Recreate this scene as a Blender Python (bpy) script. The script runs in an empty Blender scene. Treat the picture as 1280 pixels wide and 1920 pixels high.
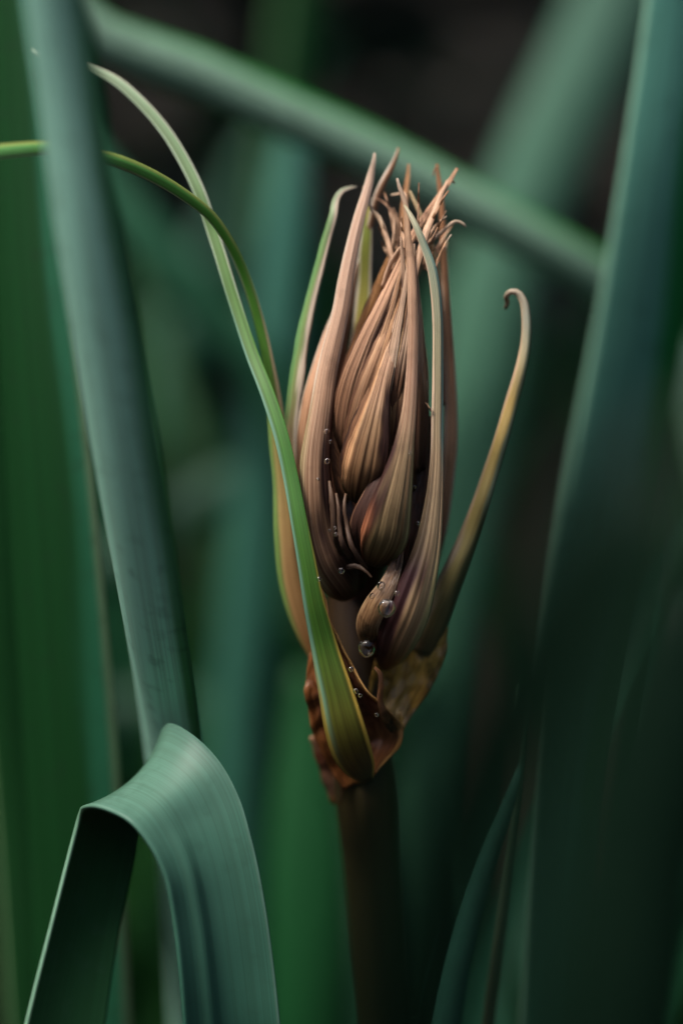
import bpy, math, random
from mathutils import Vector, Matrix, noise

random.seed(7)
scene = bpy.context.scene
R = math.radians

# ------------------------------------------------------------------ camera
TILT = R(14)              # camera looks down on the flower by this much
S = 600.0                 # focus distance, millimetres
FZ = 0.32                 # height of the focus point above the soil, metres
LENS = 36.0 * S / 192.0
RIGHT = Vector((1, 0, 0)); UP = Vector((0, math.sin(TILT), math.cos(TILT)))
FWD = Vector((0, math.cos(TILT), -math.sin(TILT)))
FOCUS = Vector((0, 0, FZ))
cam_data = bpy.data.cameras.new('camera'); cam = bpy.data.objects.new('camera', cam_data)
scene.collection.objects.link(cam); scene.camera = cam
cam.location = FOCUS - FWD * (S / 1000); cam.rotation_euler = (math.pi / 2 - TILT, 0, 0)
cam_data.sensor_fit = 'VERTICAL'; cam_data.sensor_height = 36; cam_data.sensor_width = 24
cam_data.lens = LENS; cam_data.clip_start = 0.01; cam_data.clip_end = 400
cam_data.dof.use_dof = True; cam_data.dof.focus_distance = (S - 8) / 1000; cam_data.dof.aperture_fstop = 3.5

# ------------------------------------------------------------------ sky, sun, exposure
SUN_EL, SUN_AZ = R(64), R(-115)      # azimuth from +Y towards +X: light from the upper left
world = bpy.data.worlds.new('World'); scene.world = world; world.use_nodes = True
wn = world.node_tree.nodes; bg = wn['Background']
sky = wn.new('ShaderNodeTexSky'); sky.sky_type = 'NISHITA'; sky.sun_disc = False
sky.dust_density = 5.0; sky.ozone_density = .5; sky.sun_elevation = SUN_EL; sky.sun_rotation = SUN_AZ
world.node_tree.links.new(sky.outputs[0], bg.inputs[0]); bg.inputs[1].default_value = 0.055
sl = bpy.data.lights.new('sun', 'SUN'); sl.energy = 1.5; sl.angle = R(14); sl.color = (1, .95, .88)
sun = bpy.data.objects.new('sun', sl); scene.collection.objects.link(sun)
sd = Vector((math.cos(SUN_EL) * math.sin(SUN_AZ), math.cos(SUN_EL) * math.cos(SUN_AZ), math.sin(SUN_EL)))
sun.rotation_euler = sd.to_track_quat('Z', 'Y').to_euler(); sun.location = sd * 3
scene.view_settings.view_transform = 'Standard'; scene.view_settings.look = 'None'
scene.view_settings.gamma = 1; scene.view_settings.use_curve_mapping = False
scene.view_settings.exposure = 1.95
scene.cycles.use_denoising = True
scene.cycles.max_bounces = 8; scene.cycles.transparent_max_bounces = 8

# ------------------------------------------------------------------ helpers
def lin(h):
    h = h.lstrip('#'); o = []
    for i in (0, 2, 4):
        c = int(h[i:i + 2], 16) / 255
        o.append(c / 12.92 if c <= .04045 else ((c + .055) / 1.055) ** 2.4)
    return o
def P(x, y, d):                       # a point of the place, seen at (x, y), d millimetres beyond the focus plane
    s = (S + d) / S * .1
    return Vector(((x - 640) * s, (960 - y) * s, d))
def W(p):                             # camera-aligned millimetres -> world metres
    return FOCUS + (RIGHT * p.x + UP * p.y + FWD * p.z) * .001
DOWN = Vector((0, -math.cos(TILT), math.sin(TILT)))
def height(p): return W(p).z * 1000
def sstep(a, b, x):
    t = max(0, min(1, (x - a) / (b - a))) if a != b else float(x > a)
    return t * t * (3 - 2 * t)
def resample(rows, n):                # rows: lists whose first three numbers are a point; smooth curve through them
    L = [0]
    for a, b in zip(rows, rows[1:]):
        L.append(L[-1] + max(1e-4, math.dist(a[:3], b[:3])))
    K = len(rows); tg = []
    for i in range(K):
        j0, j1 = max(0, i - 1), min(K - 1, i + 1)
        if 0 < i < K - 1:             # finite differences weighted towards the shorter neighbour
            h0, h1 = L[i] - L[i - 1], L[i + 1] - L[i]
            tg.append([((y - x) / h0 * h1 + (z - y) / h1 * h0) / (h0 + h1) for x, y, z in zip(rows[i - 1], rows[i], rows[i + 1])])
        else:
            tg.append([(z - x) / (L[j1] - L[j0]) for x, z in zip(rows[j0], rows[j1])])
    out = []; k = 0
    for i in range(n):
        s = L[-1] * i / (n - 1)
        while k < K - 2 and s > L[k + 1]: k += 1
        h = L[k + 1] - L[k]; t = (s - L[k]) / h; t2, t3 = t * t, t ** 3
        out.append([p * (2 * t3 - 3 * t2 + 1) + a * h * (t3 - 2 * t2 + t) + q * (3 * t2 - 2 * t3) + b * h * (t3 - t2)
                    for p, a, q, b in zip(rows[k], tg[k], rows[k + 1], tg[k + 1])])
    return out
def ramp(stops, v):
    if v <= stops[0][0]: return stops[0][1]
    for (a, ca), (b, cb) in zip(stops, stops[1:]):
        if v <= b:
            t = (v - a) / (b - a); return [x + (y - x) * t for x, y in zip(ca, cb)]
    return stops[-1][1]
class Tint:
    """colour across (u) and along (v) a bract: centre stops, and margins (hex, width, v0, v1) left and right"""
    def __init__(s, centre, left=(), right=()):
        s.c = [(v, lin(h)) for v, h in centre]
        s.l = [(lin(h), w, a, b) for h, w, a, b in left]; s.r = [(lin(h), w, a, b) for h, w, a, b in right]
    def __call__(s, u, v, jit):
        c = list(ramp(s.c, v))
        for lst, q in ((s.l, u), (s.r, 1 - u)):
            for col, w, a, b in lst:
                f = (1 - sstep(w * .55, w * 1.35, q + jit * w * .8)) * sstep(a - .06, a + .06, v) * (1 - sstep(b - .06, b + .06, v))
                c = [x + (y - x) * f for x, y in zip(c, col)]
        return c
COL = scene.collection
def mesh_obj(name, verts, faces, mat, parent=None, uv=None, tint=None, smooth=True, solid=0):
    me = bpy.data.meshes.new(name); me.from_pydata([tuple(v) for v in verts], [], faces)
    if uv:
        lay = me.uv_layers.new(name='UVMap')
        for lp in me.loops: lay.data[lp.index].uv = uv[lp.vertex_index]
    if tint:
        at = me.color_attributes.new('tint', 'FLOAT_COLOR', 'POINT')
        for i, c in enumerate(tint): at.data[i].color = (*c, 1)
    if smooth: me.polygons.foreach_set('use_smooth', [True] * len(me.polygons))
    me.materials.append(mat); me.update()
    o = bpy.data.objects.new(name, me); COL.objects.link(o); o.parent = parent
    if solid:
        m = o.modifiers.new('thickness', 'SOLIDIFY'); m.thickness = solid; m.offset = 0
    return o
def tag(o, label=None, cat=None, group=None, kind=None):
    for k, v in (('label', label), ('category', cat), ('group', group), ('kind', kind)):
        if v: o[k] = v
    return o
SEED = [0]
def grid_mesh(name, rows, mat, parent, tint, solid, wob=0.0, local=None):
    """rows of (u, point) lists in camera-aligned millimetres -> one mesh"""
    SEED[0] += 1; sd_ = SEED[0] * 7.31
    n, m = len(rows), len(rows[0]); V, UV, T, F = [], [], [], []
    for i, r in enumerate(rows):
        v = i / (n - 1)
        for j, (u, p) in enumerate(r):
            V.append(W(p) - (local or Vector())); UV.append((u, v))
            jit = noise.noise((u * 5 + sd_, v * 9, 1.7))
            T.append(tint(u, v, jit))
    for i in range(n - 1):
        for j in range(m - 1):
            a = i * m + j; F.append((a, a + 1, a + m + 1, a + m))
    return mesh_obj(name, V, F, mat, parent, UV, T, True, solid)
def bract(name, pts, mat, tint, parent=None, n=44, m=15, cup=60, roll=0, solid=.0003, wob=.0, ridge=0.0, nr=5, fold=0.0, root=False, wav=0, local=None):
    """a ribbon along pts (x, y, d, width[, roll[, cup]]), tip first; cup: arc of its section, fold: V crease"""
    SEED[0] += 1; sd_ = SEED[0] * 3.17
    rows = []
    for q in pts:
        p = P(*q[:3]); w = q[3] * .1 * (S + q[2]) / S
        rows.append([*p, w, q[4] if len(q) > 4 and q[4] is not None else roll, q[5] if len(q) > 5 else cup])
    if root:
        l = rows[-1]; p = Vector(l[:3]); h = height(p)
        dv = (p - Vector(rows[-2][:3])); dv -= DOWN * dv.dot(DOWN)
        dv = dv.normalized() * min(dv.length, h * .12) if dv.length > 0 else dv
        for f in (.45, 1.01):
            e = p + DOWN * h * f + dv * f
            rows.append([*e, l[3] * (1 - .15 * f), l[4], l[5]])
    rs = resample(rows, n); out = []
    for i, r in enumerate(rs):
        c = Vector(r[:3]); w = max(.05, r[3]); ro = R(r[4]); al = R(max(2, r[5])) / 2
        a, b = Vector(rs[max(0, i - 1)][:3]), Vector(rs[min(n - 1, i + 1)][:3])
        T = (b - a).normalized()
        Wd = Vector((-T.y, T.x, 0))
        if Wd.length < 1e-3: Wd = Vector((1, 0, 0))
        Wd.normalize(); N = T.cross(Wd)
        if N.z > 0: N = -N
        Wr = Wd * math.cos(ro) - N * math.sin(ro); Nr = N * math.cos(ro) + Wd * math.sin(ro)
        rad = w / 2 / math.sin(min(al, math.pi / 2)); line = []
        for j in range(m):
            u = j / (m - 1); t = 2 * u - 1
            ew = 1 + wob * noise.noise((i / n * 22 + sd_, t * .6, sd_)) * abs(t) if wob else 1
            x = rad * math.sin(al * t) * ew
            z = rad * (math.cos(al * t) - max(0, math.cos(al))) - fold * w * (1 - abs(t))
            if ridge: z += ridge * w * (1.1 * noise.noise((t * nr * .8 + sd_, i / n * 1.6, 0)) + .7 * noise.noise((t * nr * 2.1 + sd_, i / n * 2.2, 7)))
            if wav: z += wav * w * noise.noise((i / n * 9 + sd_, t * 1.3, 4.4))
            line.append((u, c + Wr * x + Nr * z))
        out.append(line)
    return grid_mesh(name, out, mat, parent, tint, solid, local=local)
def loft(name, secs, mat, tint, parent=None, n=40, m=19, bulge=0, solid=.0003, crease=None, wrinkle=0, root=False, local=None):
    """a sheet between two edges: secs of ((x, y, d), (x, y, d)[, bulge]); bulge lifts its middle to the viewer (share of width)"""
    SEED[0] += 1; sd_ = SEED[0] * 3.9
    rows = []
    for s in secs:
        a, b = P(*s[0]), P(*s[1]); rows.append([*((a + b) / 2), *a, *b, s[2] if len(s) > 2 else bulge])
    if root:
        for first in (True, False):
            if first != (root == 'first'): continue
            l = rows[0] if first else rows[-1]
            a, b = Vector(l[3:6]), Vector(l[6:9]); h = height((a + b) / 2); dv = DOWN * h * 1.01
            e = [*((a + b) / 2 + dv), *(a + dv), *(b + dv), l[9]]
            rows.insert(0, e) if first else rows.append(e)
    rs = resample(rows, n); out = []
    for i, r in enumerate(rs):
        a, b, bl = Vector(r[3:6]), Vector(r[6:9]), r[9]; w = (b - a).length; c = Vector(r[:3])
        T = (Vector(rs[min(n - 1, i + 1)][:3]) - Vector(rs[max(0, i - 1)][:3])).normalized()
        N = T.cross(b - a).normalized() if (b - a).length > 1e-6 else Vector((0, 0, -1))
        line = []
        for j in range(m):
            u = j / (m - 1); z = bl * w * 4 * u * (1 - u)
            if crease: z -= crease[1] * w * sstep(.82, .88, i / n) * math.exp(-((u - crease[0]) / crease[2]) ** 2)
            if wrinkle: z += wrinkle * w * (noise.noise((u * 5 + sd_, i / n * 7, 2)) + .6 * noise.noise((u * 13 + sd_, i / n * 15, 5)))
            line.append((u, a.lerp(b, u) + N * z))
        out.append(line)
    return grid_mesh(name, out, mat, parent, tint, solid, local=local)

# ------------------------------------------------------------------ materials
def new_mat(name):
    m = bpy.data.materials.new(name); m.use_nodes = True; nt = m.node_tree
    for n in list(nt.nodes): nt.nodes.remove(n)
    out = nt.nodes.new('ShaderNodeOutputMaterial')
    def N(t, **kw):
        n = nt.nodes.new(t)
        for k, v in kw.items(): setattr(n, k, v)
        return n
    return m, nt, N, lambda a, b: nt.links.new(a, b), out
def plant_mat(name, streak=.5, fu=42, fv=1.6, rough=.5, trans=.2, bump=.4, blotch=.25, dark='#2a1208', spec=.4, cross=0.0, edge_noise=True, bdist=.0002):
    """tint attribute + fine lengthwise veins, blotches and cross bands; thin and slightly translucent"""
    m, nt, N, link, out = new_mat(name)
    uv = N('ShaderNodeUVMap'); uv.uv_map = 'UVMap'
    at = N('ShaderNodeAttribute'); at.attribute_name = 'tint'
    inf = N('ShaderNodeObjectInfo')
    mp = N('ShaderNodeVectorMath', operation='MULTIPLY'); mp.inputs[1].default_value = (fu, fv, 1); link(uv.outputs[0], mp.inputs[0])
    sc = N('ShaderNodeMath', operation='MULTIPLY'); sc.inputs[1].default_value = 91.0; link(inf.outputs['Random'], sc.inputs[0])
    ad = N('ShaderNodeVectorMath', operation='ADD'); link(mp.outputs[0], ad.inputs[0]); link(sc.outputs[0], ad.inputs[1])
    nz = N('ShaderNodeTexNoise'); nz.inputs['Scale'].default_value = 1; nz.inputs['Detail'].default_value = 3; nz.inputs['Roughness'].default_value = .65
    link(ad.outputs[0], nz.inputs['Vector'])
    cr_ = N('ShaderNodeValToRGB'); cr_.color_ramp.elements[0].position = .39; cr_.color_ramp.elements[1].position = .61
    link(nz.outputs[0], cr_.inputs[0])
    dk = N('ShaderNodeMix', data_type='RGBA', blend_type='MULTIPLY'); dk.inputs[0].default_value = streak
    gr = N('ShaderNodeMix', data_type='RGBA'); gr.inputs[6].default_value = (.36, .25, .18, 1); gr.inputs[7].default_value = (1.2, 1.22, 1.24, 1)
    link(cr_.outputs[0], gr.inputs[0]); link(at.outputs['Color'], dk.inputs[6]); link(gr.outputs[2], dk.inputs[7])
    # blotches
    tc = N('ShaderNodeTexCoord'); n2 = N('ShaderNodeTexNoise'); n2.inputs['Scale'].default_value = 260; n2.inputs['Detail'].default_value = 5
    link(tc.outputs['Object'], n2.inputs['Vector'])
    r2 = N('ShaderNodeValToRGB'); r2.color_ramp.elements[0].position = .55; r2.color_ramp.elements[1].position = .72; link(n2.outputs[0], r2.inputs[0])
    bm = N('ShaderNodeMath', operation='MULTIPLY'); bm.inputs[1].default_value = blotch; link(r2.outputs[0], bm.inputs[0])
    b2 = N('ShaderNodeMix', data_type='RGBA'); b2.inputs[7].default_value = (*lin(dark), 1); link(bm.outputs[0], b2.inputs[0]); link(dk.outputs[2], b2.inputs[6])
    last = b2.outputs[2]; hgt = nz.outputs[0]
    if cross:
        w = N('ShaderNodeTexWave', wave_type='BANDS', bands_direction='Y'); w.inputs['Scale'].default_value = cross; w.inputs['Distortion'].default_value = 6
        w.inputs['Detail'].default_value = 2
        link(uv.outputs[0], w.inputs['Vector'])
        cm = N('ShaderNodeMix', data_type='RGBA', blend_type='MULTIPLY'); cm.inputs[0].default_value = .08
        cg = N('ShaderNodeMix', data_type='RGBA'); cg.inputs[6].default_value = (.62, .74, .5, 1); cg.inputs[7].default_value = (1.25, 1.12, 1.1, 1)
        link(w.outputs[1], cg.inputs[0]); link(last, cm.inputs[6]); link(cg.outputs[2], cm.inputs[7]); last = cm.outputs[2]
        hs = N('ShaderNodeMath', operation='ADD'); hm = N('ShaderNodeMath', operation='MULTIPLY'); hm.inputs[1].default_value = .5
        link(w.outputs[1], hm.inputs[0]); link(hm.outputs[0], hs.inputs[0]); link(hgt, hs.inputs[1]); hgt = hs.outputs[0]
    bp = N('ShaderNodeBump'); bp.inputs['Strength'].default_value = bump; bp.inputs['Distance'].default_value = bdist; link(hgt, bp.inputs['Height'])
    pr = N('ShaderNodeBsdfPrincipled'); pr.inputs['Roughness'].default_value = rough; pr.inputs['Specular IOR Level'].default_value = spec
    link(last, pr.inputs['Base Color']); link(bp.outputs[0], pr.inputs['Normal'])
    tr = N('ShaderNodeBsdfTranslucent'); link(last, tr.inputs['Color'])
    mx = N('ShaderNodeMixShader'); mx.inputs[0].default_value = trans; link(pr.outputs[0], mx.inputs[1]); link(tr.outputs[0], mx.inputs[2])
    link(mx.outputs[0], out.inputs[0]); return m
M_dry = plant_mat('dry_bract', streak=.75, fu=24, fv=.9, rough=.62, trans=.2, bump=.8, spec=.25)
M_wide = plant_mat('bud_bract', streak=.75, fu=22, fv=1.0, rough=.58, trans=.14, bump=.9, spec=.3)
M_belly = plant_mat('belly_bract', streak=.85, fu=30, fv=.9, rough=.6, trans=.14, bump=1.0, spec=.3)
M_green = plant_mat('green_bract', streak=.5, fu=8, fv=1.5, rough=.42, trans=.22, bump=.4, blotch=.12, dark='#5c6c20', spec=.5)
M_mixed = plant_mat('fading_bract', streak=.4, fu=16, fv=2, rough=.45, trans=.22, bump=.4, blotch=.1)
M_spathe = plant_mat('membrane', streak=.65, fu=16, fv=5, rough=.26, trans=.35, bump=.9, blotch=.75, dark='#140805', spec=.6, bdist=.0006)
M_thread = plant_mat('dry_thread', streak=.5, fu=4, fv=6, rough=.6, trans=.15, bump=.3)
M_stem = plant_mat('stem_skin', streak=.4, fu=30, fv=4, rough=.45, trans=0, bump=.3, blotch=.3, dark='#1c1408')
M_leaf = plant_mat('waxy_leaf', streak=.25, fu=30, fv=1.0, rough=.55, trans=.3, bump=.2, blotch=.25, dark='#1d3322', spec=.18)

M_smooth = plant_mat('smooth_leaf', streak=.2, fu=60, fv=.7, rough=.5, trans=.2, bump=.12, blotch=.25, dark='#2c4a3c', spec=.25)
def soil_mat():
    m, nt, N, link, out = new_mat('soil')
    tc = N('ShaderNodeTexCoord'); n1 = N('ShaderNodeTexNoise'); n1.inputs['Scale'].default_value = 30; n1.inputs['Detail'].default_value = 8
    link(tc.outputs['Object'], n1.inputs['Vector'])
    r = N('ShaderNodeValToRGB'); r.color_ramp.elements[0].color = (.010, .008, .006, 1); r.color_ramp.elements[1].color = (.03, .024, .017, 1)
    link(n1.outputs[0], r.inputs[0]); bp = N('ShaderNodeBump'); bp.inputs['Distance'].default_value = .02; link(n1.outputs[0], bp.inputs['Height'])
    p = N('ShaderNodeBsdfPrincipled'); p.inputs['Roughness'].default_value = .95; p.inputs['Specular IOR Level'].default_value = .15
    link(r.outputs[0], p.inputs['Base Color']); link(bp.outputs[0], p.inputs['Normal']); link(p.outputs[0], out.inputs[0]); return m
def shrub_mat():
    m, nt, N, link, out = new_mat('shrub_leaves')
    tc = N('ShaderNodeTexCoord'); n1 = N('ShaderNodeTexNoise'); n1.inputs['Scale'].default_value = 5; link(tc.outputs['Object'], n1.inputs['Vector'])
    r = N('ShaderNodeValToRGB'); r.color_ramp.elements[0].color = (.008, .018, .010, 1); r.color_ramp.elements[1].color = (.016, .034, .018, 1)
    link(n1.outputs[0], r.inputs[0]); p = N('ShaderNodeBsdfPrincipled'); p.inputs['Roughness'].default_value = .6
    p.inputs['Specular IOR Level'].default_value = .2
    link(r.outputs[0], p.inputs['Base Color']); link(p.outputs[0], out.inputs[0]); return m
def water_mat():
    m, nt, N, link, out = new_mat('water_drop')
    p = N('ShaderNodeBsdfPrincipled'); p.inputs['Base Color'].default_value = (1, 1, 1, 1); p.inputs['Roughness'].default_value = .0
    p.inputs['IOR'].default_value = 1.33; p.inputs['Transmission Weight'].default_value = 1
    nz = N('ShaderNodeTexNoise'); nz.inputs['Scale'].default_value = 400; bp = N('ShaderNodeBump'); bp.inputs['Strength'].default_value = .02
    link(nz.outputs[0], bp.inputs['Height']); link(bp.outputs[0], p.inputs['Normal'])
    link(p.outputs[0], out.inputs[0]); return m
M_soil, M_shrub, M_water = soil_mat(), shrub_mat(), water_mat()

# ------------------------------------------------------------------ setting: ground, shrubs and undergrowth, both carried on out of view to block light
def ground():
    xs = sorted({round(s * (.0 + i * .09 if i < 45 else 4 + (i - 45) ** 2.4 * .12), 3) for i in range(62) for s in (-1, 1)})
    V = [(x, y, .012 * noise.noise((x * 5, y * 5, 0)) + .006 * noise.noise((x * 19, y * 19, 3)) - .004) for y in xs for x in xs]
    n = len(xs); F = [(j * n + i, j * n + i + 1, (j + 1) * n + i + 1, (j + 1) * n + i) for j in range(n - 1) for i in range(n - 1)]
    tag(mesh_obj('ground', V, F, M_soil), kind='structure')
ground()
def thicket():
    V, F = [], []
    rnd = random.Random(3)
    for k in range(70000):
        a = rnd.uniform(0, 2 * math.pi); ov = sstep(-.25, .5, math.sin(a))        # tall overhang added to shade the backdrop, low behind the camera to admit sun
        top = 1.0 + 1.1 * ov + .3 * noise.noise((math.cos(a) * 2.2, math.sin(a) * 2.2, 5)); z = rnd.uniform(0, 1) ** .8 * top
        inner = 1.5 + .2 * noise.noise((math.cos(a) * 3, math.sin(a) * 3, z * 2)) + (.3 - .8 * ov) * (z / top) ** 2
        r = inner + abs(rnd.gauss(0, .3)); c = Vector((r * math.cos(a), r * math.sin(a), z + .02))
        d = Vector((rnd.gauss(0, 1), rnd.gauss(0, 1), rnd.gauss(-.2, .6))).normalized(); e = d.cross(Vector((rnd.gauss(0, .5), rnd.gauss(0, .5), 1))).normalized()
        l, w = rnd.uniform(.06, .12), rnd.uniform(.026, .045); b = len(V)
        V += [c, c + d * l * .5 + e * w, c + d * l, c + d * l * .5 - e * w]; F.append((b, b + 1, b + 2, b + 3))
    o = mesh_obj('shrub_shade_ring', V, F, M_shrub, smooth=False)
    tag(o, 'dark shady shrub foliage behind the strap leaves, unseen ring added for shade', 'shrubs', kind='stuff')
thicket()

def undergrowth():
    """dense dim strap leaves behind the flower, plus unseen ones added around to block light"""
    rnd = random.Random(11); V, F, UV, T = [], [], [], []
    fov_x, fov_y = 24 / 2 / LENS, 36 / 2 / LENS
    count = 0
    while count < 2300:
        a = rnd.uniform(0, 2 * math.pi); r = rnd.uniform(.10, 1.25) ** 1.0
        x, y = r * math.cos(a), r * math.sin(a)
        h = rnd.uniform(.16, .40) * (1.0 if y < .3 else 1.3); lean = rnd.gauss(0, .16), rnd.gauss(0, .16)
        pts = []
        for k in range(8):
            t = k / 7; pts.append(Vector((x + lean[0] * h * t * t * 1.6, y + lean[1] * h * t * t * 1.6, -.01 + h * t * (1 - .12 * t))))
        ok = True; top_v = -9
        for p in pts:
            q = p - cam.location; dz = q.dot(FWD)
            if dz < .02: continue
            u_, v_ = q.dot(RIGHT) / dz / fov_x, q.dot(UP) / dz / fov_y
            if dz < .86 and abs(u_) < 1.12 and v_ > -1.03: ok = False      # keep the view of the flower and its named leaves free
            if dz >= .86 and abs(u_) < 1.1: top_v = max(top_v, v_)
        if Vector((x, y)).length < .06 or (y < .08 and r < .42): ok = False
        if dz >= .86 and top_v > (rnd.uniform(-.3, 1.4) if u_ < .1 else rnd.uniform(-.7, .7)): ok = False
        if (Vector((x, y)) - Vector((cam.location.x, cam.location.y))).length < .16: ok = False
        if not ok: continue
        count += 1
        w0 = rnd.uniform(.006, .013); ya = rnd.uniform(0, math.pi); wv = Vector((math.cos(ya), math.sin(ya), 0)); nv = Vector((-wv.y, wv.x, 0))
        base_i = len(V); tone = rnd.uniform(.45, .85); hue = rnd.choice(('#1f5a2c', '#215c3c', '#2a644c', '#265828'))
        c = [q * tone for q in lin(hue)]
        for k, p in enumerate(pts):
            t = k / 7; w = w0 * (1 - t ** 3) + .0005
            for u in (-1, -.5, 0, .5, 1):
                V.append(p + wv * w * u + nv * w * .5 * u * u); UV.append(((u + 1) / 2, t)); T.append(c)
        for k in range(7):
            for j in range(4):
                i = base_i + k * 5 + j; F.append((i, i + 1, i + 6, i + 5))
    o = mesh_obj('leaf_undergrowth_shade', V, F, M_leaf, None, UV, T)
    tag(o, 'dim mass of green strap leaves behind the flower, unseen ones added for shade', 'undergrowth', kind='stuff')
undergrowth()

BLUE = lambda: Tint([(0, '#98ccbc'), (.4, '#a8dcc8'), (1, '#a0d8c0')], left=[('#7c9c78', .1, -1, 2)], right=[('#4c8458', .16, -1, 2)])
GREY = Tint([(0, '#7c9c88'), (1, '#648c74')], left=[('#2f7438', .14, -1, 2)], right=[('#2f7438', .14, -1, 2)])
TEAL = Tint([(0, '#3f7f66'), (1, '#2f6e50')], left=[('#6f9a72', .035, -1, 2)], right=[('#6f9a72', .035, -1, 2)])
DEEP = Tint([(0, '#225a2c'), (1, '#184a22')], left=[('#80a878', .025, -1, 2)], right=[('#80a878', .025, -1, 2)])
def leaf(label, pts, tint, cup=70, roll=0, tone=.72, fold=0.0, group='strap leaves around the flower', m=13, n=46, root=True):
    o = bract('strap_leaf', pts, M_leaf, lambda u, v, j: [q * tone for q in tint(u, v, j)], None, n=n, m=m, cup=cup, roll=roll, solid=.0009, fold=fold, root=root)
    return tag(o, label, 'leaf', group)

# --- leaves that the photograph shows, each rooted in the soil
leaf('broad pale blue-green leaf leaning across the tips of the two long green bracts',
     [(85, -260, -94, 146, -40), (100, -60, -84, 154, -40), (137, 200, -72, 158, -40), (167, 420, -62, 162, -40), (203, 640, -50, 166, -40), (248, 900, -33, 166, -40),
      (286, 1130, -12, 160, -42), (325, 1370, 20, 152, -42), (350, 1600, 44, 144, -42), (370, 1900, 70, 138, -42)], BLUE(), cup=110, tone=1.0)
leaf('dark green upright leaf with a thin pale margin, beside the blue-green leaf',
     [(20, -150, 26, 120), (45, 290, 26, 150), (70, 620, 26, 170), (95, 900, 28, 190), (115, 1150, 32, 200), (135, 1420, 38, 205), (150, 1700, 46, 205), (160, 1950, 54, 205)],
     Tint([(0, '#184a24'), (1, '#164820')], right=[('#2a6a4c', .3, -1, 2), ('#8fae84', .022, .2, 2)]), cup=35, roll=-28)
leaf('dark leaf half out of view beside the pale-margined dark green leaf',
     [(-60, -100, 70, 120), (-30, 500, 74, 120), (0, 1000, 78, 120), (40, 1500, 86, 110), (70, 1950, 92, 110)], DEEP, cup=50, roll=20)
leaf('grey-green leaf slanting down behind the dry bract tips',
     [(60, -70, 95, 60, 0, 120), (180, 62, 101, 84), (350, 128, 105, 92), (520, 205, 109, 92), (700, 288, 113, 92), (870, 380, 117, 90), (1000, 450, 121, 88), (1130, 525, 127, 86), (1260, 640, 135, 84), (1340, 900, 145, 84), (1370, 1400, 155, 84)],
     GREY, cup=120, roll=-15, tone=1.15)
leaf('wide teal leaf crossed by the lower end of the grey-green slanting leaf',
     [(1290, -220, 50, 120), (1275, 0, 54, 140), (1240, 300, 60, 160), (1200, 600, 72, 180), (1150, 900, 88, 190), (1110, 1200, 110, 180), (1080, 1500, 135, 160), (1060, 1900, 165, 150)],
     Tint([(0, '#4c8074'), (.4, '#4c8070'), (.7, '#2c5c48'), (1, '#245040')], left=[('#7fa890', .03, -1, 2)], right=[('#1d6a34', .3, -1, .5)]), cup=50, roll=18, tone=1.25)
leaf('pale soft leaf rising behind the bracts towards the grey-green slanting leaf',
     [(1200, -120, 300, 150), (1120, 80, 300, 160), (1020, 300, 300, 160), (930, 520, 300, 160), (885, 750, 300, 160), (860, 1000, 305, 150), (845, 1400, 315, 150), (840, 1900, 325, 140)],
     Tint([(0, '#507464'), (.5, '#4c8064'), (1, '#28663e')]), cup=80, tone=.92)
leaf('green leaf standing far behind the dry tips, crossed by the grey-green leaf',
     [(585, -200, 350, 90), (560, 0, 350, 92), (535, 250, 350, 92), (515, 600, 355, 92), (500, 1100, 360, 92), (490, 1900, 370, 90)], DEEP, cup=60, roll=30)
leaf('teal leaf standing behind the two crossed green bracts',
     [(556, 205, 240, 24), (546, 300, 240, 60), (535, 420, 240, 80), (515, 650, 242, 96), (490, 900, 246, 100), (465, 1150, 252, 100), (440, 1450, 260, 100), (425, 1900, 270, 96)],
     Tint([(0, '#4c8878'), (1, '#2f6c50')]), cup=80)
leaf('dim leaf slanting down behind the crossing of the two green bracts',
     [(110, 215, 220, 30), (190, 335, 220, 74), (270, 440, 220, 84), (350, 540, 222, 84), (440, 640, 226, 84), (540, 780, 232, 84), (640, 1000, 240, 80), (700, 1500, 250, 80)],
     Tint([(0, '#356c50'), (1, '#2c6444')]), cup=90)
leaf('faint leaf lying across behind the blue-green leaf',
     [(120, 1110, 275, 60), (220, 1050, 275, 80), (330, 975, 275, 84), (430, 915, 276, 84), (540, 900, 280, 84), (640, 1000, 286, 80), (690, 1400, 292, 80)],
     Tint([(0, '#2c5440'), (1, '#2c5440')]), cup=90)
leaf('faint low leaf lying across behind the stem and the bent leaf',
     [(160, 1350, 310, 70), (260, 1335, 310, 90), (400, 1350, 310, 96), (540, 1395, 310, 96), (680, 1480, 312, 90), (760, 1700, 316, 90)],
     Tint([(0, '#2c5440'), (1, '#2c5440')]), cup=90)
leaf('bright green leaf close behind the stem on the bent leaf side',
     [(560, 1250, 180, 20), (570, 1400, 178, 90), (575, 1600, 176, 140), (580, 1900, 176, 150)], Tint([(0, '#1c5a30'), (1, '#1a5a2c')]), cup=50)
leaf('narrow lit teal leaf folded along its length, rising beside the stem',
     [(972, 1430, 60, 6), (950, 1500, 60, 22), (915, 1590, 62, 34), (880, 1690, 64, 42), (850, 1800, 66, 50), (825, 1930, 70, 56)],
     Tint([(0, '#4c8c78'), (1, '#3c7c68')]), cup=90)
leaf('thin leaf edge-on between the folded teal leaf and the dark blurred leaves',
     [(985, 1290, 70, 4), (968, 1480, 70, 16), (950, 1620, 72, 26), (930, 1780, 74, 34), (912, 1930, 78, 36)],
     Tint([(0, '#5c8c6c'), (.35, '#5c4434'), (.5, '#4c806c'), (1, '#3f7864')]), cup=120, roll=50)
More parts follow.
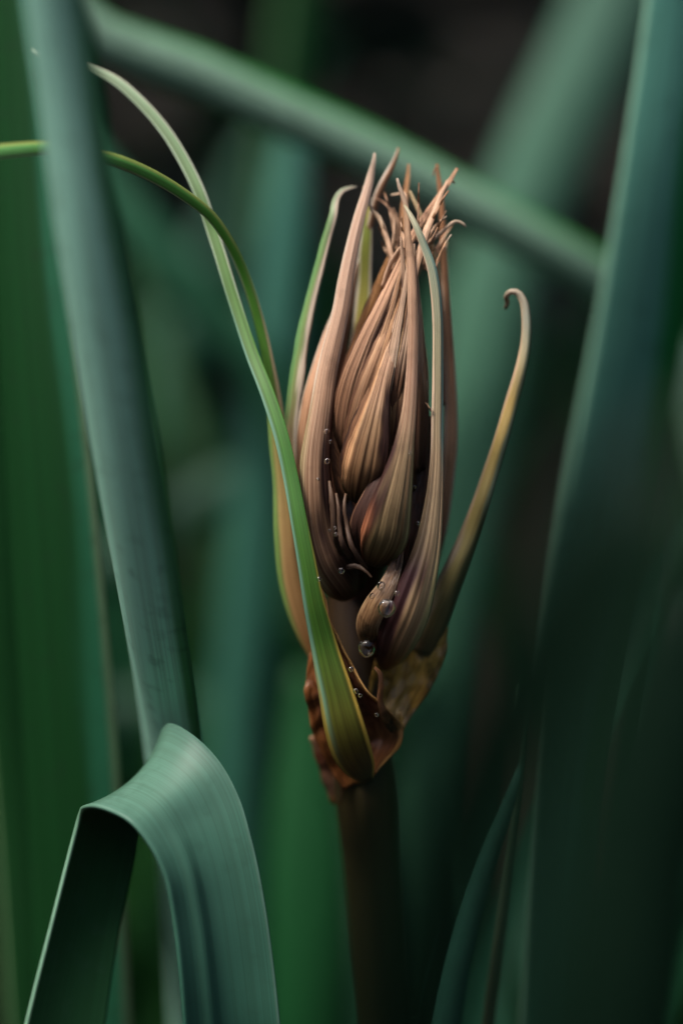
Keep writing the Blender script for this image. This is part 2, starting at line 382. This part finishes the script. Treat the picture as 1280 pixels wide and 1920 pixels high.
# blurred leaves between the camera and the flower, lower right
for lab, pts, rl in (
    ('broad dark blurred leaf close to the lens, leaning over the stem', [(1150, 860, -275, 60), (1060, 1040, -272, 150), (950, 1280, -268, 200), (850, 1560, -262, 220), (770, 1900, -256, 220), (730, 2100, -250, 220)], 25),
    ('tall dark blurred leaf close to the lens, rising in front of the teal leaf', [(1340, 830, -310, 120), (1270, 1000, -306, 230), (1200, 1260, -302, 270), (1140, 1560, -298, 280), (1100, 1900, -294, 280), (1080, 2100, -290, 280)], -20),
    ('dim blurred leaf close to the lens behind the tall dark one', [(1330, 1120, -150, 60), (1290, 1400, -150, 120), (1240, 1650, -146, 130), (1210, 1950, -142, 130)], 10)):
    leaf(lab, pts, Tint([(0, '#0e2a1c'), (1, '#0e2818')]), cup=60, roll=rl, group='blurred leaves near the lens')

# --- the bent leaf, lower left
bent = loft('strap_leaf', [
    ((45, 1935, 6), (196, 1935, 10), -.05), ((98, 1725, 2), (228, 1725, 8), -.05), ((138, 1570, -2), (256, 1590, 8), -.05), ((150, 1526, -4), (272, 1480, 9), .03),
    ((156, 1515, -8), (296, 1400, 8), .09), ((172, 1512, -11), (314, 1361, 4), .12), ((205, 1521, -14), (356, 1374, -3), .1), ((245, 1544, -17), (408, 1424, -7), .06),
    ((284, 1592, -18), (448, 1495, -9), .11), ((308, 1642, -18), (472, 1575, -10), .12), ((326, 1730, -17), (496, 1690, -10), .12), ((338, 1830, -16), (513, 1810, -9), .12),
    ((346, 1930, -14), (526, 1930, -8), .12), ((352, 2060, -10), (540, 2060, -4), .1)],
    M_smooth, Tint([(0, '#1c4428'), (.76, '#1c4428'), (.8, '#507464'), (.86, '#3c6454'), (1, '#285444')], left=[('#80aa90', .02, -1, .76)], right=[('#6c9480', .016, .82, 2)]),  # dark stops paint shade on the rising underside, paler stop the lit bend
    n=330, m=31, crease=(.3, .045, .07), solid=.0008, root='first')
tag(bent, 'grey-green leaf bent over at its top, underside painted dark as if shaded, low beside the stem', 'leaf')

# ------------------------------------------------------------------ the flower head
base = W(P(725, 1925, 25)); base = Vector((base.x + .002, base.y, 0))
class Dry(Tint):
    def __call__(s, u, v, jit):
        c = super().__call__(u, v, jit); l = .3 * c[0] + .6 * c[1] + .1 * c[2]
        return [x + (l - x) * .16 for x in c]
flower = bpy.data.objects.new('flower_head', None); COL.objects.link(flower); flower.location = base; flower.empty_display_size = .02
tag(flower, 'withered tan and brown flower head with two long green bracts on a stem darkened as in shadow', 'flower')
def part(name, pts, mat, tint, label=None, **kw):
    o = bract(name, pts, mat, tint, flower, local=base, **kw)
    if label: o['label'] = label
    return o
def sheet(name, secs, mat, tint, label=None, **kw):
    o = loft(name, secs, mat, tint, flower, local=base, **kw)
    if label: o['label'] = label
    return o
part('stem', [(654, 1050, 10, 70), (656, 1130, 11, 90), (664, 1230, 11, 98), (678, 1400, 13, 110), (686, 1470, 14, 120), (698, 1600, 22, 112), (716, 1800, 32, 106), (728, 1925, 38, 104)],
     M_stem, Tint([(0, '#2a1a0c'), (.15, '#241e0a'), (.3, '#22240e'), (1, '#2a3412')]), n=60, m=41, cup=358, solid=0, root=True)  # tint darkened to stand in for the shadow on the stem
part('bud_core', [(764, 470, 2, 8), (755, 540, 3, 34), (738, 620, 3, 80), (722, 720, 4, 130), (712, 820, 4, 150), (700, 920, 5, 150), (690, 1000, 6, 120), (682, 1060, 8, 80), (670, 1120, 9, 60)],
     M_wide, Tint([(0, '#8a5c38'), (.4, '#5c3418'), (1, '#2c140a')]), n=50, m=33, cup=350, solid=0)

pink, tan, brown, dk, cream = '#dab498', '#bc9674', '#805a40', '#331810', '#e8d8c0'
# --- green bracts, left
part('bract', [(-70, 292, -30, 30), (0, 284, -27, 27), (110, 279, -22, 25), (200, 296, -18, 24), (270, 322, -13, 23), (340, 362, -8, 21), (395, 405, -4, 19), (430, 455, -1, 18), (460, 520, 2, 18), (485, 600, 4, 18),
      (503, 680, 5, 20), (515, 760, 6, 28), (522, 830, 6, 34), (532, 900, 6, 40), (541, 1000, 6, 54), (553, 1100, 7, 56), (576, 1180, 8, 46), (604, 1246, 9, 30)], M_mixed,
     Tint([(0, '#5f9a54'), (.45, '#4c8a2c'), (.6, '#5c8c34'), (.7, '#8c8048'), (.85, '#b08c5c'), (1, '#6c4422')],
          left=[('#a8b48c', .1, -1, .5), ('#6f8c48', .2, .62, .95)], right=[('#8a9c50', .2, -1, .45), ('#e0c89c', .28, .5, .68), ('#3c1c10', .34, .78, 2)]),
     'long green bract arching out to the left and nearer, tan at its base', n=90, cup=70, roll=8)
part('bract', [(62, 92, 12, 2), (70, 98, 12, 5), (110, 106, 10, 8), (160, 125, 9, 12), (215, 150, 8, 16), (262, 190, 7, 18), (310, 245, 6, 19), (350, 310, 5, 20), (378, 370, 4, 20), (396, 425, 4, 20), (412, 475, 3, 20), (438, 560, 1, 21), (471, 660, -2, 23),
      (504, 745, -5, 25), (528, 820, -7, 26), (544, 890, -8, 27), (559, 970, -9, 29), (574, 1050, -9, 33), (588, 1130, -8, 38), (607, 1210, -6, 48), (630, 1300, -5, 64), (646, 1365, -4, 74), (660, 1410, -2, 72), (676, 1440, 1, 54), (690, 1462, 5, 18)], M_green,
     Tint([(0, '#9cb094'), (.25, '#708c60'), (.4, '#527a34'), (.6, '#42742c'), (.8, '#446c26'), (.89, '#585c1e'), (.95, '#4a3a16'), (1, '#3a200e')],
          left=[('#b8ccb0', .12, -1, .4), ('#6c9880', .14, .4, .9), ('#a08c3c', .08, .85, 2)], right=[('#d8dcc8', .09, -1, .4), ('#c8a848', .1, .72, 2)]),
     'long green bract arching up from the foot of the head', n=110, m=17, cup=50, fold=.04, solid=.0006)
# --- outer bracts, left
part('bract', [(668, 350, 6, 2), (652, 353, 5, 6), (638, 360, 4, 9), (629, 376, 4, 12), (625, 400, 3, 14), (611, 450, 3, 16), (596, 510, 3, 18), (581, 570, 3, 20), (566, 640, 3, 24), (555, 720, 3, 27), (547, 800, 4, 28), (548, 880, 5, 30), (560, 980, 7, 36)], M_mixed,
     Dry([(0, '#a8a08c'), (.06, '#8c9c78'), (.25, '#6c9444'), (.6, '#7c9048'), (.8, '#b89468'), (1, '#5c3418')],
          left=[('#5c9048', .3, .12, .75)], right=[('#e4d0b4', .36, -1, .8)]), 'half green half cream bract with a hooked tip', n=60, cup=80, roll=-12, ridge=.06, m=21, wob=.12)
part('bract', [(640, 560, 6, 8), (620, 620, 4, 22), (600, 690, 2, 32), (581, 770, 0, 38), (574, 850, 0, 38), (580, 930, 2, 36)], M_dry,
     Dry([(0, pink), (.5, '#c08c60'), (1, '#7c5434')], left=[(cream, .1, -1, .8)], right=[('#5c3420', .3, -1, 2)]), cup=90, roll=-20, ridge=.06, m=21)
part('bract', [(702, 288, 4, 2), (701, 300, 3, 5), (697, 320, 3, 10), (686, 365, 2, 16), (673, 410, 1, 20), (661, 460, 0, 24), (649, 520, -1, 27), (639, 580, -2, 30), (625, 640, -3, 34), (612, 700, -4, 38), (602, 770, -5, 44), (592, 850, -6, 54), (592, 930, -6, 62), (600, 1000, -5, 68), (618, 1056, -4, 76), (640, 1090, -1, 72), (655, 1112, 4, 46)], M_dry,
     Dry([(0, '#b8a48c'), (.1, pink), (.5, '#c49a78'), (.75, '#947050'), (.9, '#6c5038'), (1, '#4c2c14')],
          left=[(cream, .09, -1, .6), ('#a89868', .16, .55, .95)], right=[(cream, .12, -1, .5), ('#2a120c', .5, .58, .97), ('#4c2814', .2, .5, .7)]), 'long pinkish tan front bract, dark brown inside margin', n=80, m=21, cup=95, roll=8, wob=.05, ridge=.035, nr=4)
part('bract', [(746, 278, 9, 2), (743, 290, 8, 5), (736, 308, 8, 9), (720, 338, 7, 12), (706, 370, 7, 13), (694, 420, 8, 13), (678, 480, 9, 14), (660, 540, 9, 16), (645, 620, 8, 20), (625, 740, 6, 28)], M_dry,
     Dry([(0, '#b8762c'), (.1, '#a8744c'), (.3, '#a87c58'), (1, brown)], left=[(cream, .22, -1, .6)]), cup=110, roll=25, ridge=.06, m=21)
part('bract', [(691, 366, 8, 3), (689, 385, 8, 13), (686, 440, 8, 22), (682, 520, 9, 27), (677, 600, 9, 31), (668, 680, 9, 34), (660, 780, 9, 36)], M_mixed,
     Dry([(0, '#c8b04c'), (.15, '#8c9c24'), (.5, '#a8a028'), (.7, '#b8982c'), (1, '#6c4c1c')], left=[('#e8dcc0', .17, -1, .9)], right=[('#e8dcc0', .15, -1, .9)]), 'flat yellow-green bract with white margins', cup=40)
# --- inner bud, back to front
inner = [
 ([(735, 470, 5, 6), (712, 530, 4, 16), (694, 580, 3, 24), (676, 630, 3, 26), (655, 690, 3, 24), (640, 740, 4, 20)], '#a8702c', '#7c4c1c', 10),
 ([(766, 308, 9, 2), (764, 335, 8, 6), (758, 380, 7, 10), (752, 440, 6, 13), (746, 520, 4, 20), (735, 620, 2, 30)], '#b8824c', brown, -10),
 ([(836, 455, 4, 2), (833, 462, 4, 5), (806, 483, 3, 8), (760, 512, 1, 13), (728, 560, -1, 18), (700, 620, -3, 24), (660, 700, -4, 32), (638, 770, -3, 30), (640, 830, 0, 20)], '#b08058', '#6c4828', -25),
 ([(857, 316, 2, 3), (846, 335, 2, 7), (826, 365, 1, 10), (800, 402, 0, 12), (772, 446, -1, 13), (745, 505, -2, 18), (716, 570, -4, 24), (680, 650, -5, 34), (652, 730, -5, 40), (641, 800, -4, 40), (645, 860, -1, 30)], '#c0906a', '#7c5434', -20),
 ([(784, 470, 0, 6), (768, 520, -2, 14), (740, 590, -5, 24), (708, 670, -7, 36), (680, 750, -7, 44), (664, 820, -6, 42), (660, 880, -3, 30)], '#b88a60', '#704c2c', -12),
 ([(758, 440, 0, 8), (756, 520, -3, 18), (744, 600, -6, 28), (722, 690, -8, 38), (704, 770, -8, 44), (690, 850, -6, 40)], '#b08050', '#684628', -5),
 ([(772, 500, -1, 8), (768, 580, -4, 22), (756, 680, -7, 36), (744, 770, -7, 44), (738, 850, -5, 40), (735, 920, -3, 30)], '#b8905c', '#644222', 5),
 ([(778, 520, 0, 8), (783, 600, -3, 18), (786, 690, -4, 26), (782, 770, -4, 30), (772, 850, -4, 30), (765, 920, -2, 26)], '#bc8e66', '#6c4a2c', 18),
 ([(786, 600, 2, 6), (795, 670, 1, 12), (796, 750, 0, 16), (790, 820, 0, 18), (782, 880, 1, 18)], '#a87a4c', '#6c4424', 30),
]
for pts, c0, c1, rl in inner:
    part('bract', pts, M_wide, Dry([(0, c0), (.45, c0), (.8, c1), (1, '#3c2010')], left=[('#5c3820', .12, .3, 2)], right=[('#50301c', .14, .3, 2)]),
         n=50, m=25, cup=85, roll=rl, wob=.12, ridge=.07, nr=4)
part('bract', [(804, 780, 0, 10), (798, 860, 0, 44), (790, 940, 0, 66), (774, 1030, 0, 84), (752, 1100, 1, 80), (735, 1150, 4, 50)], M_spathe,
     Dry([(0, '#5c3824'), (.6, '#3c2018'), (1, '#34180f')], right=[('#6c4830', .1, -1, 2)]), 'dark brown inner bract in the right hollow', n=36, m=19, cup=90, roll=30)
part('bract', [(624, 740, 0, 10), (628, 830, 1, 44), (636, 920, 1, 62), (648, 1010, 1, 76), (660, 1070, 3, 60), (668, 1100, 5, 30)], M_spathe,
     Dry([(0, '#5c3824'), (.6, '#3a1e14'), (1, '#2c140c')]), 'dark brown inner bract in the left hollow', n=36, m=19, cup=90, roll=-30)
# narrow spikelet bracts packed between the larger ones
rnd = random.Random(21)
for k in range(16):
    f = (k + .5) / 16; xb = 640 + 158 * f; e = 1 - abs(2 * f - 1) ** 2
    yb = rnd.uniform(800, 900); yt = rnd.uniform(430, 580); xt = 764 + rnd.uniform(-14, 16); dd = -2.5 - 5.5 * e - rnd.uniform(0, 1.2)
    q = []
    for t, w in ((0, 2), (.2, 9), (.45, 16), (.7, 21), (.88, 20), (1, 8)):
        bow = math.sin(math.pi * t) * (xb - 722) * .16
        q.append((xt + (xb - xt) * t ** 1.25 + bow, yt + (yb - yt) * t, dd * (.35 + .65 * math.sin(math.pi * min(1, .15 + .7 * t))), w * rnd.uniform(.8, 1.2)))
    c0 = rnd.choice(('#c8a484', '#b89064', '#a87c54', '#bc9878'))
    part('bract', q, M_wide, Dry([(0, c0), (.5, c0), (.7, '#6c482e'), (1, '#2c180e')], left=[('#4a2c1c', .2, .2, 2)], right=[('#d8c0a0', .1, 0, .6)]),
         n=36, m=17, cup=100, roll=(f - .5) * 70 + rnd.uniform(-12, 12), wob=.16, ridge=.08, nr=3)
# right fan of small brown scales
for k in range(6):
    part('scale', [(810 - k * 2, 786 + k * 8, 0 + k * .6, 3), (800 - k * 1, 812 + k * 12, 0 + k * .6, 9), (789, 842 + k * 15, 0 + k * .4, 12), (778, 878 + k * 14, 1, 10), (770, 905 + k * 14, 3, 8)],
         M_wide, Dry([(0, '#8c5c34'), (1, '#4a2814')], left=[('#2c140a', .3, -1, 2)]), n=20, m=9, cup=100, roll=20)
# left fan of scales beside the big bract
for k in range(5):
    part('scale', [(614 + k * 2, 775 + k * 16, -3 + k * .5, 4), (620 + k * 2, 815 + k * 16, -3, 10), (632 + k, 855 + k * 15, -3, 13), (648, 892 + k * 12, -2, 10)],
         M_wide, Dry([(0, '#6c4020'), (1, '#3c1e10')], right=[('#8c5c30', .3, -1, 2)]), n=18, m=9, cup=100, roll=-20)
# side floret, middle front
part('bract', [(705, 690, -7, 6), (688, 750, -8, 22), (668, 810, -8, 34), (655, 860, -7, 38), (652, 900, -5, 32)], M_wide,
     Dry([(0, '#8c6038'), (1, '#5c341c')], left=[('#3c2012', .3, -1, 2)]), n=30, cup=100, roll=-30, wob=.08)
part('bract', [(772, 560, -5.9, 9), (757, 600, -6.7, 14), (738, 645, -7.6, 20), (724, 690, -9.2, 27), (712, 740, -10.1, 38), (702, 790, -10.9, 58), (692, 840, -10.9, 80), (684, 880, -10.1, 86), (676, 915, -7.6, 70), (670, 936, -4.2, 40)], M_belly,
     Dry([(0, '#d0a888'), (.35, '#b88c68'), (.6, '#8c6840'), (.85, '#6c4824'), (1, '#4a2810')], left=[('#c08c58', .14, .2, .9)], right=[('#3a1c12', .3, .42, 2)]),
     'broad tan front bract of the bud', n=64, m=31, cup=88, wob=.06, ridge=.04, nr=6)
part('bract', [(744, 335, -3.4, 2), (748, 350, -4.2, 5), (758, 378, -5.0, 8), (764, 444, -6.7, 11), (769, 490, -7.6, 14), (772, 555, -9.2, 17), (773, 620, -10.1, 18), (771, 700, -10.9, 21), (765, 780, -11.8, 27), (756, 840, -12.6, 38), (744, 900, -12.6, 58), (730, 960, -11.8, 80), (720, 1005, -10.1, 88), (708, 1035, -6.7, 72), (698, 1054, -3.4, 40)], M_belly,
     Dry([(0, '#b0a08c'), (.1, '#c49a74'), (.5, '#c49878'), (.68, '#987c54'), (.9, '#6c5830'), (1, '#4a2a10')], left=[('#3c1c14', .3, .62, .92), ('#b0683c', .16, .84, 1)], right=[('#8c8450', .12, .66, .95)]),
     'long narrow front bract swelling to an olive-tan belly', n=80, m=31, cup=95, roll=4, ridge=.04, nr=6)
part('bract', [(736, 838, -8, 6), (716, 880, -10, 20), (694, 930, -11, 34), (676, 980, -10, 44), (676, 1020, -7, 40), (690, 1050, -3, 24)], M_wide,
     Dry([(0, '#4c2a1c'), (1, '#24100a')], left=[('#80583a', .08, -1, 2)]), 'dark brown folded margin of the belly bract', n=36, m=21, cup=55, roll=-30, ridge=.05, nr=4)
# --- outer bracts, right
part('bract', [(818, 308, 8, 3), (822, 335, 8, 6), (827, 380, 7, 9), (830, 440, 7, 11), (834, 520, 7, 13), (838, 600, 7, 16), (842, 680, 7, 20), (844, 760, 7, 24), (843, 840, 7, 26), (838, 900, 8, 24), (826, 980, 9, 26), (806, 1060, 10, 28)], M_dry,
     Dry([(0, '#b87c48'), (.3, '#b88458'), (.7, '#c09468'), (1, '#6c4424')], left=[('#e0c8b0', .14, .3, .9)], right=[('#e0c8b0', .16, -1, .9)]), 'long pinkish tan outer bract on the right', n=60, cup=120, roll=15, ridge=.07, nr=4)
part('bract', [(847, 690, 9, 4), (849, 740, 9, 10), (849, 800, 9, 14), (846, 860, 9, 16), (838, 930, 10, 18), (822, 1010, 11, 22)], M_dry, Dry([(0, pink), (1, '#8c6440')], right=[(cream, .2, -1, 2)]), cup=90, roll=30)
part('bract', [(768, 358, 3, 2), (774, 372, 2, 5), (786, 398, 1, 7), (800, 432, 1, 9), (812, 475, 2, 11), (819, 520, 3, 12), (823, 570, 4, 13), (826, 660, 5, 14), (828, 760, 5, 14)], M_dry,
     Dry([(0, '#a89468'), (.4, '#b89468'), (1, brown)]), cup=90)
part('bract', [(758, 385, -6, 3), (768, 402, -7, 8), (782, 430, -8, 12), (795, 463, -8, 15), (807, 496, -8, 18), (815, 539, -8, 20), (819, 588, -8, 20), (820, 680, -8, 20), (819, 780, -8, 21), (818, 870, -8, 24), (812, 950, -8, 34), (800, 1030, -8, 50), (784, 1090, -8, 66), (764, 1150, -7, 78), (742, 1200, -4, 74), (728, 1236, 1, 50), (722, 1250, 6, 24)], M_mixed,
     Dry([(0, '#a89c78'), (.1, '#94a084'), (.3, '#a8a078'), (.5, '#b0926a'), (.75, '#a88c60'), (.9, '#94683c'), (1, '#5c2c12')],
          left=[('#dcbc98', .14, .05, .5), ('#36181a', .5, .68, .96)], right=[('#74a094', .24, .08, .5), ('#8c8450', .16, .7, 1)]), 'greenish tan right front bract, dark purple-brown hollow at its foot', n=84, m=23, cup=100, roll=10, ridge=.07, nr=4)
part('bract', [(752, 1020, -5, 8), (742, 1060, -7, 22), (726, 1100, -8, 34), (704, 1136, -8, 44), (690, 1166, -7, 44), (690, 1196, -4, 34), (704, 1226, 0, 20)], M_spathe,
     Dry([(0, '#7c5840'), (.5, '#8c6840'), (1, '#5c3418')], left=[('#a88458', .16, -1, 2)], right=[('#b08c64', .1, -1, .8)]), 'rolled brown lip of the lower right bract', n=40, m=17, cup=120, roll=-15)
part('bract', [(946, 578, 6, 4), (950, 568, 5, 6), (948, 556, 3, 7), (956, 547, 2, 8), (968, 548, 2, 10), (979, 562, 2, 12), (985, 590, 2, 14), (985, 640, 2, 16), (976, 690, 2, 19), (958, 755, 3, 22), (940, 820, 3, 24), (921, 880, 4, 26), (902, 940, 4, 30), (881, 1000, 5, 35), (857, 1060, 5, 42), (836, 1110, 6, 48), (815, 1160, 8, 54), (790, 1220, 10, 50)], M_mixed,
     Dry([(0, '#b89478'), (.15, '#a8a890'), (.35, '#b89a48'), (.6, '#a08c40'), (.85, '#7c7038'), (1, '#4a3418')],
          left=[('#d0ac88', .2, -1, .75), ('#8c7c6c', .3, .7, 2)], right=[('#7c8c6c', .3, .15, .7), ('#3c4020', .25, .6, 2)]), 'lone bract leaning out to the right with a curled tip', n=90, cup=130, roll=-10)
# --- thread-like dry tips
threads = [
 [(692, 372, 3, 3), (694, 388, 3, 5), (710, 408, 3, 7), (724, 444, 2, 8), (732, 474, 1, 9), (742, 520, 0, 10)],
 [(704, 372, 5, 3), (716, 378, 5, 5), (729, 390, 4, 5), (737, 405, 4, 6), (739, 432, 3, 7), (734, 465, 2, 8), (728, 510, 1, 10)],
 [(736, 390, 6, 3), (742, 405, 6, 6), (746, 425, 5, 8), (744, 470, 4, 10)],
 [(873, 426, 0, 3), (868, 420, 0, 4), (854, 415, 0, 5), (840, 424, 0, 5), (822, 440, 0, 6), (800, 458, -1, 8), (775, 484, -2, 10), (748, 530, -3, 12)],
 [(823, 420, 1, 3), (812, 426, 1, 5), (790, 433, 0, 7), (762, 454, -1, 9), (736, 486, -2, 12), (716, 540, -3, 14)],
 [(812, 330, 6, 2), (813, 322, 6, 3), (818, 312, 6, 4)],
 [(852, 344, 2, 2), (850, 338, 2, 3), (842, 338, 2, 5), (834, 350, 1, 6), (815, 395, -2, 10), (800, 432, -4, 13), (786, 480, -6, 14), (770, 540, -8, 14)],
 [(733, 366, 4, 2), (745, 364, 3, 4), (756, 362, 2, 5), (760, 390, 0, 6)],
 [(806, 392, 4, 3), (803, 420, 3, 6), (795, 460, 1, 8), (780, 520, 0, 10)],
 [(838, 452, 5, 3), (836, 462, 5, 4), (822, 474, 4, 5), (806, 500, 3, 6)],
 [(680, 350, 5, 2), (684, 362, 5, 3), (691, 372, 6, 3)],
 [(788, 752, -3, 1.6), (800, 757, -5, 1.6), (806, 766, -6, 1.6)],
]
rnd = random.Random(5)
for k in range(17):
    x0, y0 = rnd.uniform(735, 815), rnd.uniform(430, 520); ln = rnd.uniform(50, 130); ang = (x0 - 768) / 40 * .38 + rnd.gauss(0, .12); cv = rnd.gauss(0, .3); dd = rnd.uniform(-5, 6)
    q = []; x, y = x0, y0; L_ = 7
    for i in range(L_):
        q.append((x, y, dd + i * rnd.uniform(-.3, .5), max(1.2, rnd.uniform(4.5, 8) * (1 - i / L_) ** .8)))
        ang += cv * (.06 + .5 * (i / L_) ** 3); x += math.sin(ang) * ln / L_; y -= math.cos(ang) * ln / L_
    threads.append(q[::-1])
for t in threads:
    part('dry_tip', t, M_thread, Dry([(0, rnd.choice(('#b8a488', '#8c5c38', '#b08868'))), (.4, rnd.choice(('#c49c78', '#a87c54'))), (1, '#a87c58')]), n=26, m=7, cup=100, wob=.25, roll=rnd.uniform(-50, 50), solid=.0002)
# withered filaments in the left hollow
for t in ([(617, 902, -8, 3), (621, 930, -9, 8), (624, 965, -9, 9), (628, 1010, -8, 8), (640, 1040, -5, 8)],
          [(630, 925, -8, 3), (634, 950, -9, 5), (636, 985, -9, 7), (642, 1020, -9, 9), (656, 1045, -7, 10)],
          [(648, 926, -8, 3), (645, 945, -9, 5), (650, 985, -9, 6), (658, 1020, -10, 8), (672, 1046, -9, 8), (688, 1066, -7, 5)],
          [(697, 1083, -6, 2), (684, 1070, -6, 5), (668, 1062, -5, 9), (650, 1064, -4, 10)],
          [(757, 1012, -7, 2), (751, 1035, -8, 4), (745, 1060, -8, 5), (740, 1085, -8, 5)]):
    part('filament', t, M_thread, Dry([(0, '#5c4028'), (1, '#2c180e')]), n=24, m=7, cup=90, wob=.3, solid=.0002)
# --- spathe round the foot
sheet('spathe', [((582, 1206, 4), (592, 1078, -4), .1), ((576, 1240, 3), (612, 1140, -4), .15), ((573, 1275, 3), (642, 1212, -4), .18), ((574, 1315, 3), (684, 1290, -4), .2), ((582, 1360, 4), (726, 1330, -2), .22),
      ((594, 1392, 5), (754, 1366, 1), .22), ((610, 1425, 6), (752, 1396, 2), .2), ((628, 1458, 7), (724, 1428, 4), .16), ((646, 1480, 8), (694, 1462, 6), .1)], M_spathe,
      Tint([(0, '#7c5034'), (.5, '#80503c'), (.8, '#6c4028'), (1, '#5c3c1c')], left=[('#80502c', .2, -1, 2)], right=[('#a8804c', .05, -1, 2)]), 'brown wrinkled membrane wrapping the foot of the head', n=60, m=41, wrinkle=.055)
sheet('spathe', [((742, 1130, 6), (840, 1120, 8), .1), ((735, 1160, 4), (838, 1160, 8), .25), ((716, 1205, 4), (838, 1212, 8), .26), ((700, 1250, 6), (822, 1264, 8), .26), ((692, 1300, 7), (790, 1318, 9), .22), ((692, 1350, 8), (760, 1362, 9), .16), ((694, 1400, 9), (748, 1404, 10), .12)], M_spathe,
      Tint([(0, '#a88c4c'), (.4, '#b8984c'), (1, '#8c6c34')], right=[('#8c6c34', .08, -1, 2)]), 'olive brown translucent membrane below the lone right bract', n=60, m=41, wrinkle=.09)
sheet('spathe', [((581, 1380, 12), (606, 1384, 8), .2), ((588, 1410, 13), (618, 1420, 8), .2), ((600, 1445, 14), (634, 1455, 9), .2), ((610, 1480, 15), (640, 1490, 10), .2), ((622, 1508, 16), (634, 1512, 13), .2)], M_spathe,
      Tint([(0, '#b08468'), (.3, '#5c3424'), (.8, '#6c5444'), (1, '#6c4c1c')]), 'torn brown sheath on the stem', n=24, m=11, wrinkle=.06)
part('filament', [(703, 1252, -3, 3), (712, 1262, -4, 6), (714, 1285, -4, 8), (712, 1310, -3, 9), (722, 1345, -1, 14), (738, 1370, 2, 12)], M_spathe, Tint([(0, '#9c6c48'), (1, '#5c3820')]), n=26, cup=100)
for k, (x, y, w, r) in enumerate(((792, 1112, 9, 20), (798, 1128, 10, -30), (786, 1140, 11, 10), (790, 1158, 10, -10))):
    part('withered_scrap', [(x + 4, y - 14, -2, 3), (x - 1, y, -4, w), (x - 7, y + 12, -3, w + 2), (x - 10, y + 26, 0, 4)], M_spathe, Tint([(0, '#2c1c14'), (.5, '#7c5c44'), (1, '#2c1a10')]), n=14, m=7, cup=120, roll=r, wob=.3)

# ------------------------------------------------------------------ water drops
def drop(x, y, d, r, label, group=None, sq=.65):
    V, F = [], []; nu, nv = 20, 12; SEED[0] += 1
    p = P(x, y, d); rr = r * .1
    for i in range(nv + 1):
        th = math.pi * i / nv
        for j in range(nu):
            ph = 2 * math.pi * j / nu
            k = 1 + .13 * noise.noise((math.cos(ph) * 1.2 + SEED[0], math.sin(ph) * 1.2, math.cos(th)))
            V.append(W(p + Vector((math.sin(th) * math.cos(ph), math.cos(th) * 1.03 - .05 * math.cos(2 * th), math.sin(th) * math.sin(ph) * sq)) * rr * k) - W(p))
    for i in range(nv):
        for j in range(nu):
            F.append((i * nu + j, i * nu + (j + 1) % nu, (i + 1) * nu + (j + 1) % nu, (i + 1) * nu + j))
    o = mesh_obj('water_drop', V, F, M_water); o.location = W(p)
    tag(o, label, 'water drop', group)
drop(725, 1140, -13, 16, 'largest clear water drop, on the dark hollow of the lower right bract')
drop(687, 1215, -7, 16, 'round amber-looking water drop hanging under the rolled lip')
for x, y, d, r in ((714, 1098, -12, 8), (697, 1117, -11, 5), (744, 1112, -13, 5)):
    drop(x, y, d, r, 'small water drop above the largest drop on the lower right bract', 'small drops near the largest drop')
drop(640, 1070, -9, 6, 'small water drop at the dark rounded foot of the pinkish front bract')
drop(768, 850, -18, 4, 'tiny water drop on the edge of the long narrow front bract')
drop(808, 768, -9, 3.5, 'tiny water drop hanging from a fine thread beside the greenish tan bract')
drop(598, 1086, -10, 4.5, 'tiny water drop on the margin of the long green bract')
for x, y, d, r in ((612, 809, -9, 5), (613, 865, -10, 5.5), (619, 828, -9, 3), (596, 899, -11, 3), (628, 990, -11, 3), (630, 1002, -11, 4), (618, 995, -11, 3)):
    drop(x, y, d, r, 'tiny water drop along the dark margin of the pinkish front bract', 'tiny drops on the front bract')
for x, y, d, r in ((776, 913, -6, 3), (783, 982, -8, 4)):
    drop(x, y, d, r, 'tiny water drop among the brown scales beside the greenish tan bract', 'tiny drops among the scales')
for x, y, d, r in ((658, 1255, -8, 5), (667, 1296, -9, 5), (675, 1304, -9, 4), (706, 1340, -8, 4)):
    drop(x, y, d, r, 'tiny water drop on the brown membrane at the foot', 'tiny drops on the membrane')
